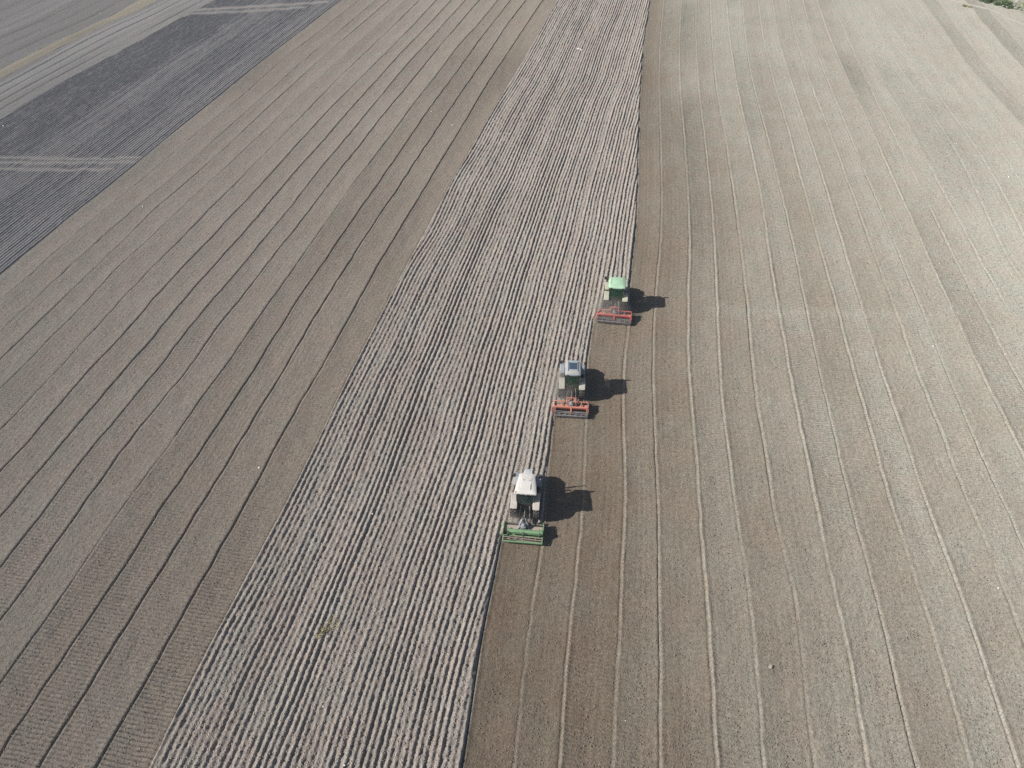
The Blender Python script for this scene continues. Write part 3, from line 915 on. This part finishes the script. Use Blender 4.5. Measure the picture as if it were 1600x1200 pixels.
tr_w, th_w = make_tractor(821, 806, RIGHT[1], 'white roofed tractor pulling the green harrow, nearest to the camera', dict(
    ay=-.14, wr=.90, exh=(.34, 1.95), track=.88, body=WHITE2, roof=WHITE, fender=FENDW, front_fender=FFB, rim=RIMW, glass=GLASS, mirror=1.0, dy=0.40,
    roof_outline=[(.60, -.52), (.80, -.50), (.84, -.38), (.74, .60), (.60, 1.38), (.40, 1.46)], roof_fn=roof_white, exhaust=WHITE2))
tr_m, th_m = make_tractor(892.5, 617, RIGHT[2], 'tractor with blue grey glass hatched roof and beige fenders, in the middle of the row', dict(
    ay=-.05, track=.93, body=GREENP, roof=ROOFGREY, fender=FENDM, front_fender=FFB, rim=RIMY, glass=GLASSG, mirror=1.1, dy=0.0,
    roof_outline=[(.50, -.46), (.66, -.42), (.70, -.25), (.67, 1.2), (.55, 1.38), (.3, 1.44)], roof_fn=roof_mid, extra=extra_mid))
tr_f, th_f = make_tractor(960.5, 484, RIGHT[3], 'light green roofed tractor with pale green fenders, farthest from the camera', dict(
    track=.98, body=GREENP, roof=MINT, fender=FENDG, front_fender=FENDG, rim=RIMR, glass=GLASSG, mirror=1.22, cabw=.80, wr=.88, dy=0.28,
    roof_outline=[(.55, -.5), (.76, -.46), (.84, -.28), (.86, .2), (.84, .95), (.76, 1.25), (.5, 1.36)], roof_fn=roof_far))


# ------------------------------------------------------------------ harrows
def make_harrow(tractor, th, label, W, col, style, dusty, off=-0.24):
    """power harrow on the three point linkage; local y = 0 under the tractor's rear axle, y < 0 behind"""
    R_ = Matrix.Rotation(tractor.rotation_euler.z, 3, 'Z') @ Vector((0, off, 0))
    root = empty('power_harrow', tuple(tractor.location + R_), tractor.rotation_euler.z, label, 'harrow', 'harrows mounted behind the tractors')
    hw = W / 2
    # tool carrier: long trough across
    tc = MB().prism_x([(-1.32, .30), (-1.36, .46), (-1.46, .53), (-1.80, .53), (-1.90, .46), (-1.92, .30)], -hw + .05, hw - .05, .02)
    co = tc.build('tool_carrier', dusty, root)
    for i in range(12):
        x = -hw + .2 + i * (W - .4) / 11
        MB().tube((x - .06, -1.6, .31), (x - .08, -1.55, .0), .03, .015, 6).tube((x + .06, -1.6, .31), (x + .08, -1.66, .0), .03, .015, 6).build('tine', STEEL, co)
    for s in (-1, 1):
        sp = MB().prism_x([(-1.10, .10), (-1.08, .48), (-1.25, .66), (-1.9, .68), (-2.25, .5), (-2.25, .12), (-1.7, .04)], s * hw, s * (hw + .035), .008, 1)
        sp.beam((s * (hw - .02), -1.08, .62), (s * (hw - .02), -1.9, .66), .05, .05)
        sp.build('side_plate', col, root)
    # gearbox and shaft
    gb = MB().box((0, -1.62, .70), (.38, .40, .34), bev=.06).tube((0, -1.62, .85), (0, -1.62, .95), .15).ball((0, -1.62, .95), .12, (1, 1, .5))
    gb.tube((0, -1.42, .72), (0, -1.30, .72), .08)
    gb.build('gearbox', GREYM, root, True)
    MB().tube((0, -1.32, .72), (0, -.45, .68), .07).build('pto_shaft', BLACK, root, True)
    hs = MB()
    if style == 'a_frame':
        for s in (-1, 1):
            hs.beam((s * .13, -1.24, 1.12), (s * .46, -1.78, .54), .10, .07)
            hs.beam((s * .46, -1.22, .40), (s * .13, -1.22, 1.12), .09, .06)
            hs.box((s * .13, -1.26, 1.1), (.05, .22, .16), bev=.01)
        hs.beam((-.2, -1.26, 1.0), (.2, -1.26, 1.0), .08, .06)
        hs.beam((-.46, -1.24, .5), (.46, -1.24, .5), .08, .08)
        hs.build('headstock', GREYM, root)
    else:
        for s in (-1, 1):
            hs.beam((s * .42, -1.20, .40), (s * .38, -1.22, 1.10), .10, .10)
            hs.beam((s * .38, -1.22, 1.06), (s * .42, -1.84, .56), .07, .07)
        hs.beam((-.44, -1.22, 1.08), (.44, -1.22, 1.08), .10, .10)
        hs.box((0, -1.22, 1.08), (.14, .16, .18), bev=.01)
        hs.build('headstock', col, root)
    if style == 'a_frame':
        bmz = MB().prism_x([(-1.90, .50), (-1.88, .74), (-2.02, .80), (-2.18, .74), (-2.20, .50), (-2.06, .44)], -hw + .32, hw - .02, .015)
        bmz.build('rear_beam', col, root)
        for x in (-hw + .34, 0, hw - .28):
            MB().beam((x, -1.74, .68), (x, -2.28, .74), .07, .10).beam((x, -2.26, .76), (x, -2.42, .40), .06, .08).build('roller_arm', DARKM, root)
        MB().beam((-hw + .06, -1.22, .46), (hw - .06, -1.22, .46), .10, .12).build('front_beam', DARKM, root)
    else:
        MB().tube((-hw + .03, -1.30, .74), (hw - .03, -1.30, .74), .055).build('front_beam', col, root, True)
        MB().beam((-hw + .02, -1.92, .62), (hw - .02, -1.92, .62), .16, .16).build('rear_beam', col, root)
        for x in (-hw * .62, -hw * .28, hw * .28, hw * .62):
            MB().beam((x, -1.30, .74), (x + (.12 if x < 0 else -.12), -1.88, .66), .06, .06).build('strut', col, root)
        for s in (-1, 1):
            MB().path([(s * .18, -1.5, .8), (s * .42, -1.62, .88), (s * .70, -1.55, .74), (s * .9, -1.38, .72)], .02, 6).build('hose', BLACK, root)
            MB().beam((s * (hw - .10), -1.92, .62), (s * (hw - .10), -2.42, .38), .06, .10).build('roller_arm', col, root)
        MB().beam((0, -1.92, .62), (0, -2.52, .64), .10, .08).beam((0, -2.50, .66), (0, -2.46, .36), .08, .06).build('roller_arm', col, root)
    # roller of bars on discs
    yr, zr, rr = -2.48, .27, .25
    ro = MB().tube((-hw + .06, yr, zr), (hw - .06, yr, zr), .05)
    nb = 9
    for i in range(nb):
        a = 2 * math.pi * i / nb + .2
        a2 = a + .5
        ro.beam((-hw + .06, yr + rr * math.cos(a), zr + rr * math.sin(a)), (hw - .06, yr + rr * math.cos(a2), zr + rr * math.sin(a2)), .04, .04, 0)
    for i in range(7):
        x = -hw + .06 + i * (W - .12) / 6
        ro.tube((x - .012, yr, zr), (x + .012, yr, zr), rr * .92, n=20)
    ro.build('roller', STEEL if style != 'a_frame' else DUSTM, root)
    if style == 'a_frame':
        MB().beam((-hw, -2.82, .42), (hw, -2.82, .42), .10, .12).beam((-hw, -2.34, .50), (hw, -2.34, .50), .05, .06).build('roller_frame', col, root)
        for s in (-1, 1):
            MB().beam((s * (hw - .03), -2.30, .48), (s * (hw - .03), -2.84, .42), .06, .09).build('roller_bracket', col, root)
        MB().beam((-hw + .1, -2.66, .50), (hw - .1, -2.66, .50), .03, .07).build('scraper_bar', DARKM, root)
    else:
        MB().beam((-hw + .05, -2.36, .56), (hw - .05, -2.36, .56), .05, .05).beam((-hw + .05, -2.76, .42), (hw - .05, -2.76, .42), .06, .06).build('roller_frame', STEEL, root)
    return root


DUSTM = paint('soil covered metal', (0.30, 0.255, 0.20), 0.8, 0.7)
GRN = paint('harrow green paint', (0.075, 0.24, 0.10), 0.55, 0.42)
RED1 = paint('orange red harrow paint', (0.50, 0.135, 0.09), 0.6, 0.45)
RED2 = paint('red harrow paint', (0.52, 0.085, 0.08), 0.55, 0.38)
DUSTR = paint('dusty red metal', (0.42, 0.13, 0.09), 0.7, 0.6)
make_harrow(tr_w, th_w, 'green power harrow with grey triangular headstock behind the white roofed tractor', 3.0, GRN, 'a_frame', DUSTM)
make_harrow(tr_m, th_m, 'orange red power harrow with grey bar roller behind the middle tractor', 3.0, RED1, 'portal', DUSTR)
make_harrow(tr_f, th_f, 'bright red wide power harrow behind the farthest light green roofed tractor', 3.45, RED2, 'portal', DUSTR, -0.02)


# ------------------------------------------------------------------ dust raised by the tractors
def dust_mat(name, dens):
    m, nt, out = new_mat(name)
    tc = N(nt, 'ShaderNodeTexCoord')
    ln = N(nt, 'ShaderNodeVectorMath', operation='LENGTH')
    L(nt, tc.outputs['Object'], ln.inputs[0])
    fall = ramp(nt, ln.outputs['Value'], 1.0, 0.15)
    geo = N(nt, 'ShaderNodeNewGeometry')
    n = N(nt, 'ShaderNodeTexNoise', i_Scale=1.5, i_Detail=3.0, i_Roughness=0.6)
    L(nt, geo.outputs['Position'], n.inputs['Vector'])
    d = math_(nt, 'MULTIPLY', math_(nt, 'MULTIPLY', fall, fall), ramp(nt, n.outputs[0], 0.36, 0.66))
    d = math_(nt, 'MULTIPLY', d, dens)
    pv = N(nt, 'ShaderNodeVolumePrincipled')
    pv.inputs['Color'].default_value = (0.90, 0.85, 0.78, 1)
    pv.inputs['Anisotropy'].default_value = 0.2
    L(nt, d, pv.inputs['Density'])
    L(nt, pv.outputs[0], out.inputs['Volume'])
    return m


def dust(root, off, size, dens, label):
    b = bmesh.new()
    bmesh.ops.create_icosphere(b, subdivisions=3, radius=1.0)
    me = bpy.data.meshes.new('dust_cloud')
    b.to_mesh(me); b.free()
    me.materials.append(dust_mat('dust', dens))
    o = bpy.data.objects.new('dust_cloud', me)
    COL.objects.link(o)
    R = Matrix.Rotation(root.rotation_euler.z, 3, 'Z')
    p = R @ Vector(off)
    o.location = (root.location.x + p.x, root.location.y + p.y, off[2])
    o.scale = size
    o.rotation_euler = (0, 0, root.rotation_euler.z)
    tag(o, label, 'dust', None, 'stuff')


dust(tr_w, (-.7, -.5, .55), (1.5, 1.9, 1.1), 1.9, 'thin dust round the rear wheels of the white roofed tractor')
dust(tr_m, (-.8, .2, .9), (2.2, 2.9, 1.7), 2.0, 'thin dust round the middle tractor')
dust(tr_f, (-.6, -.8, .7), (2.6, 2.3, 1.4), 2.6, 'thin dust behind the farthest tractor')

# ------------------------------------------------------------------ clods lying on the soil
def clods(name, pts, sizes, mat, label):
    n = len(pts)
    base = np.array([[1, 0, 0], [-1, 0, 0], [0, 1, 0], [0, -1, 0], [0, 0, 1], [0, 0, -1]], dtype=np.float32)
    fc = np.array([[0, 2, 4], [2, 1, 4], [1, 3, 4], [3, 0, 4], [2, 0, 5], [1, 2, 5], [3, 1, 5], [0, 3, 5]], dtype=np.int32)
    j = base[None] * (0.7 + 0.6 * rng.random((n, 6, 1))) + 0.25 * (rng.random((n, 6, 3)) - .5)
    a = rng.random(n) * 6.28
    ca, sa = np.cos(a), np.sin(a)
    x = j[..., 0] * ca[:, None] - j[..., 1] * sa[:, None]
    y = j[..., 0] * sa[:, None] + j[..., 1] * ca[:, None]
    V = np.stack([x, y, j[..., 2] * 0.8], -1) * sizes[:, None, None] + pts[:, None, :]
    I = (fc[None] + (np.arange(n) * 6)[:, None, None]).reshape(-1, 3)
    me = bpy.data.meshes.new(name)
    me.vertices.add(n * 6); me.vertices.foreach_set('co', V.astype(np.float32).ravel())
    me.loops.add(I.size); me.loops.foreach_set('vertex_index', I.astype(np.int32).ravel())
    me.polygons.add(len(I)); me.polygons.foreach_set('loop_start', np.arange(0, I.size, 3, dtype=np.int32))
    me.update(calc_edges=True)
    me.materials.append(mat)
    o = bpy.data.objects.new(name, me)
    COL.objects.link(o)
    tag(o, label, 'soil clods', None, 'stuff')


M_CLOD = simple('clod soil', (0.14, 0.118, 0.094), (0.29, 0.25, 0.205), 3.0)
M_CLODP = simple('pale clod soil', (0.27, 0.235, 0.205), (0.37, 0.32, 0.285), 3.0)


def rand_Y(n, y0=12.0, y1=120.0):
    u = rng.random(n)
    return y0 + (y1 - y0) * u ** 1.7


n = 85000
Yc = rand_Y(n, 12, 150)
left = cx(RIGHT[0], Yc); wid = 36 + 66 * sstep(10, 120, Yc)
left = np.where(Yc > Ym, cx(RIGHT[2], Yc), left); left = np.where(Yc > Yf, cx(RIGHT[3], Yc), left)
Xc = left + 0.3 + rng.random(n) * wid
sz = 0.012 + 0.036 * rng.random(n) ** 4 + 0.00012 * Yc
clods('soil_clods', np.stack([Xc, Yc, sz * .35], -1), sz, M_CLOD, 'small soil clods scattered over the tilled field')
n = 55000
Yc = rand_Y(n, 12, 150)
Xc = cx(B_, Yc) - 0.3 - rng.random(n) * (26 + 30 * sstep(12, 80, Yc))
sz = 0.012 + 0.034 * rng.random(n) ** 4 + 0.00012 * Yc
clods('soil_clods', np.stack([Xc, Yc, sz * .35], -1), sz, M_CLOD, 'small soil clods scattered over the field left of the ploughed strip')
n = 70000
Yc = rand_Y(n, 12, 150)
w_ = strip_right(Yc) - cx(B_, Yc)
Xc = cx(B_, Yc) + 0.4 + rng.random(n) * (w_ - 0.9)
zc, _ = plough_height(Xc, Yc)
sz = 0.018 + 0.05 * rng.random(n) ** 3.5
clods('soil_clods', np.stack([Xc, Yc, zc + 0.09 + sz * .2], -1), sz, M_CLODP, 'crumbly soil clods on the ridges of the ploughed strip')
# a spill of clods along the foot of each ridge line
pts, szs = [], []
for k in range(1, 18):
    m_ = 900
    Yc = rand_Y(m_, 12, 110)
    pts.append(np.stack([cx(RIGHT[k], Yc) + rng.normal(0, .2, m_), Yc, np.full(m_, 0.025)], -1))
    szs.append(0.015 + 0.03 * rng.random(m_) ** 2)
pts = np.concatenate(pts); szs = np.concatenate(szs)
ok = pts[:, 0] > np.where(pts[:, 1] > Yf, cx(RIGHT[3], pts[:, 1]), np.where(pts[:, 1] > Ym, cx(RIGHT[2], pts[:, 1]), np.where(pts[:, 1] > Yw, cx(RIGHT[1], pts[:, 1]), -99))) + .3
clods('soil_clods', pts[ok], szs[ok], M_CLOD, 'soil crumbs along the low ridges between the tilled passes')

# ------------------------------------------------------------------ single stones and other small things
M_STONE = simple('pale stone', (0.62, 0.60, 0.56), (0.8, 0.79, 0.76), 8.0, .8, .01)
M_ROCK = simple('weathered rock', (0.26, 0.26, 0.245), (0.44, 0.44, 0.41), 4.0, .85, .02)
M_PINK = simple('reddish stone', (0.55, 0.40, 0.33), (0.68, 0.55, 0.48), 8.0, .8, .01)


def stone(name, px, py, size, z, mat, label, cat='stone', group=None):
    x, y = bp(px, py, z)
    b = bmesh.new()
    bmesh.ops.create_icosphere(b, subdivisions=2, radius=1.0)
    sd = random.random() * 50
    for v in b.verts:
        q = 1 + 0.28 * math.sin(v.co.x * 3.1 + sd) * math.cos(v.co.y * 2.7 + sd * 1.7) + 0.16 * math.sin(v.co.z * 5 + sd * 2.3)
        v.co = Vector((v.co.x * size * 1.15 * q, v.co.y * size * q, v.co.z * size * .7 * q))
    me = bpy.data.meshes.new(name)
    b.to_mesh(me); b.free()
    me.materials.append(mat)
    o = bpy.data.objects.new(name, me)
    COL.objects.link(o)
    o.location = (x, y, z + size * .3)
    o.rotation_euler = (0, 0, random.random() * 6)
    return tag(o, label, cat, group)


G = 'pale stones lying in the fields'
for px, py, s, z, lab in [
    (157, 21, .16, .05, 'white stone in the grey field beyond the tan grass strip'),
    (5, 197, .15, .2, 'white stone on the dark ploughed field at the left edge of the photo'),
    (223, 323, .12, .0, 'white stone on harrowed soil just below the dark ploughed field'),
    (674, 174, .12, .0, 'white stone beside a dark groove, left of the upper ploughed strip'),
    (405, 731, .11, .0, 'white stone between the last two dark grooves, left of the nearest tractor'),
    (856, 224, .12, .3, 'white stone on the upper ploughed strip, left of the brown tilled pass'),
    (582, 803, .08, .3, 'white stone on the ploughed strip, level with the nearest tractor and far left of it'),
    (730, 803, .08, .3, 'white stone on the ploughed strip just left of the nearest tractor'),
    (750, 887, .08, .3, 'white stone on the ploughed ridges just below the green harrow'),
    (505, 1104, .07, .3, 'white stone on the ploughed strip below the dry straw clump'),
    (538, 1196, .07, .3, 'white stone on the ploughed strip at the bottom edge of the photo'),
    (1458, 541, .10, .0, 'white stone on pale tilled soil right of the middle tractor'),
    (1576, 277, .14, .0, 'white stone near the upper right edge of the pale tilled field'),
    (977, 1126, .05, .0, 'tiny white stone on brown tilled soil below the green harrow'),
    (1560, 919, .09, .0, 'white stone on the pale tilled soil at the lower right edge of the photo')]:
    stone('stone', px, py, s * .62, z, M_STONE, lab, 'stone', G)
stone('stone', 707, 196, .11, 0, M_PINK, 'small reddish stone on harrowed soil left of the upper ploughed strip', 'stone', G)
stone('soil_lump', 1204, 1042, .11, 0, M_CLODP, 'large pale soil lump beside a ridge in the lower right tilled field', 'soil lump')

# scrap of white plastic sheet on the ploughed strip
x, y = bp(905, 78, .25)
mb = MB()
ptsr = [(-.42, .05, .05), (-.25, .1, .14), (-.05, .06, .16), (.12, .02, .10), (.24, -.22, .04), (.30, -.48, .02), (.52, -.30, .06)]
rings = []
for i, (a, b_, c) in enumerate(ptsr):
    w = .09 + .03 * math.sin(i * 2.1)
    rings.append([(a - .02, b_ - w, c), (a + .02, b_ + w, c + .05), (a + .02, b_ + w, c + .065), (a - .02, b_ - w, c + .015)])
mb.loft(rings)
o = mb.build('plastic_scrap', paint('white plastic sheet', (.8, .8, .78), .4, .1))
o.location = (x, y, .30)
tag(o, 'bent white scrap of plastic sheet on the upper ploughed strip', 'plastic scrap')

# clump of dry straw on the ploughed strip
M_STRAW = simple('straw', (0.30, 0.26, 0.14), (0.42, 0.38, 0.23), 12.0, .8, .005)
M_WEED = simple('weed leaves', (0.045, 0.085, 0.03), (0.11, 0.16, 0.06), 4.0, .7, .01)
M_WEEDY = simple('dry weed leaves', (0.20, 0.19, 0.07), (0.3, 0.27, 0.12), 6.0, .8, .01)


def blades(mb, cx_, cy_, cz, n, rad, hmin, hmax, wid, lean):
    for _ in range(n):
        a = random.random() * 6.283
        r = rad * math.sqrt(random.random())
        h = random.uniform(hmin, hmax)
        b = random.random() * 6.283
        p0 = Vector((cx_ + r * math.cos(a), cy_ + r * math.sin(a), cz))
        tip = p0 + Vector((math.cos(b) * lean * h, math.sin(b) * lean * h, h))
        mid = (p0 + tip) / 2 + Vector((0, 0, h * .15))
        s = Vector((-math.sin(b), math.cos(b), 0)) * wid
        bm = mb.bm
        v = [bm.verts.new(p) for p in (p0 - s, p0 + s, mid + s * .8, tip, mid - s * .8)]
        bm.faces.new(v)


mb = MB()
blades(mb, 0, 0, 0, 60, .2, .08, .22, .02, 1.6)
blades(mb, -.35, -.35, 0, 35, .2, .06, .14, .02, 2.0)
blades(mb, .45, .55, 0, 60, .55, .05, .12, .015, 2.4)
o = mb.build('straw_clump', M_STRAW)
x, y = bp(507, 985, .28)
o.location = (x, y, .24)
tag(o, 'dry yellow straw clump on the ridges of the lower ploughed strip', 'straw clump')
mb = MB()
blades(mb, 0, 0, 0, 60, .45, .15, .4, .04, .9)
blades(mb, .7, -.7, 0, 40, .4, .1, .3, .04, 1.0)
o = mb.build('dry_weed', M_WEEDY)
x, y = bp(1507, 9, .1)
o.location = (x, y, 0)
tag(o, 'single dry weed tuft beside the pale headland track, upper right', 'weed')

# weeds and rubble on the verge
def verge_pt(t0=0.5, t1=14.0):
    xv = random.uniform(edge[0, 0] + 3, edge[-1, 0])
    yv = float(np.interp(xv, edge[:, 0], edge[:, 1])) + random.uniform(t0, t1)
    return xv, yv


mb = MB()
for _ in range(420):
    xv, yv = verge_pt(0.6, 26)
    u_ = vnoise(np.array([xv / 4.0]), np.array([yv / 4.0]), 12)[0]
    if xv > 100.5 and u_ < .35 and random.random() < .75: continue
    if u_ < -.25: continue
    s = random.uniform(.5, 1.3)
    blades(mb, xv, yv, .1, 34, .55 * s, .2 * s, .85 * s, .07, .7)
o = mb.build('weeds', M_WEED)
tag(o, 'dark green weeds covering the verge at the upper right corner', 'weeds', None, 'stuff')
for i in range(26):
    if i < 10:
        px, py = [(1571, 9), (1573, 11.5), (1567, 9.5), (1586, 13), (1594, 14.5), (1598, 3), (1589, 3), (1584, 9), (1597, 9), (1579, 4)][i]
        xq, yq = bp(px, py, .25)
    else:
        xq, yq = verge_pt(.8, 10)
        if xq < 100: continue
    o = stone('rock', 800, 600, random.uniform(.12, .34 if i > 4 else .22), 0, M_ROCK, 'pale rock among the weeds on the upper right verge', 'rock', 'pale rocks on the weedy verge')
    o.location = (xq, yq, .32)

# ------------------------------------------------------------------ air
b = bmesh.new()
bmesh.ops.create_cube(b, size=1.0)
for v in b.verts:
    v.co = Vector((v.co.x * 2500, v.co.y * 2500, -1.6 if v.co.z < 0 else 48.5))
me = bpy.data.meshes.new('haze')
b.to_mesh(me); b.free()
m, nt, out = new_mat('thin haze')
pv = N(nt, 'ShaderNodeVolumePrincipled')
pv.inputs['Color'].default_value = (0.80, 0.87, 0.95, 1)
pv.inputs['Density'].default_value = 0.0005
pv.inputs['Anisotropy'].default_value = 0.25
L(nt, pv.outputs[0], out.inputs['Volume'])
me.materials.append(m)
hz = bpy.data.objects.new('haze', me)
COL.objects.link(hz)
tag(hz, 'thin bluish haze over the fields', 'haze', None, 'stuff')

# ------------------------------------------------------------------ light, sky, camera
to_sun = Vector((-1.53, -0.22, 1.0)).normalized()
EL = math.asin(to_sun.z)
AZ = math.atan2(to_sun.x, to_sun.y)
w = bpy.data.worlds.new('World')
sc.world = w
w.use_nodes = True
wn = w.node_tree
bg = next(n for n in wn.nodes if n.type == 'BACKGROUND')
sky = wn.nodes.new('ShaderNodeTexSky')
sky.sky_type = 'NISHITA'
sky.sun_disc = False
sky.sun_elevation = EL
sky.sun_rotation = AZ
sky.dust_density = 1.5
wn.links.new(sky.outputs[0], bg.inputs['Color'])
bg.inputs['Strength'].default_value = 0.05
sl = bpy.data.lights.new('sun', 'SUN')
sl.energy = 4.6
sl.angle = math.radians(0.5)
sl.color = (1.0, 0.955, 0.89)
so = bpy.data.objects.new('sun', sl)
COL.objects.link(so)
so.location = to_sun * 200
so.rotation_euler = (-to_sun).to_track_quat('-Z', 'Y').to_euler()

cam = bpy.data.cameras.new('camera')
cam.sensor_width = 36
cam.lens = 36 * F / 1600
cam.clip_end = 6000
co = bpy.data.objects.new('camera', cam)
COL.objects.link(co)
co.location = (0, 0, H)
co.rotation_euler = (math.pi / 2 - PITCH, 0, 0)
sc.camera = co
sc.view_settings.view_transform = 'Standard'
sc.view_settings.look = 'None'
sc.view_settings.exposure = 0.7
sc.view_settings.gamma = 1
sc.cycles.volume_step_rate = 2.0
sc.cycles.use_denoising = False
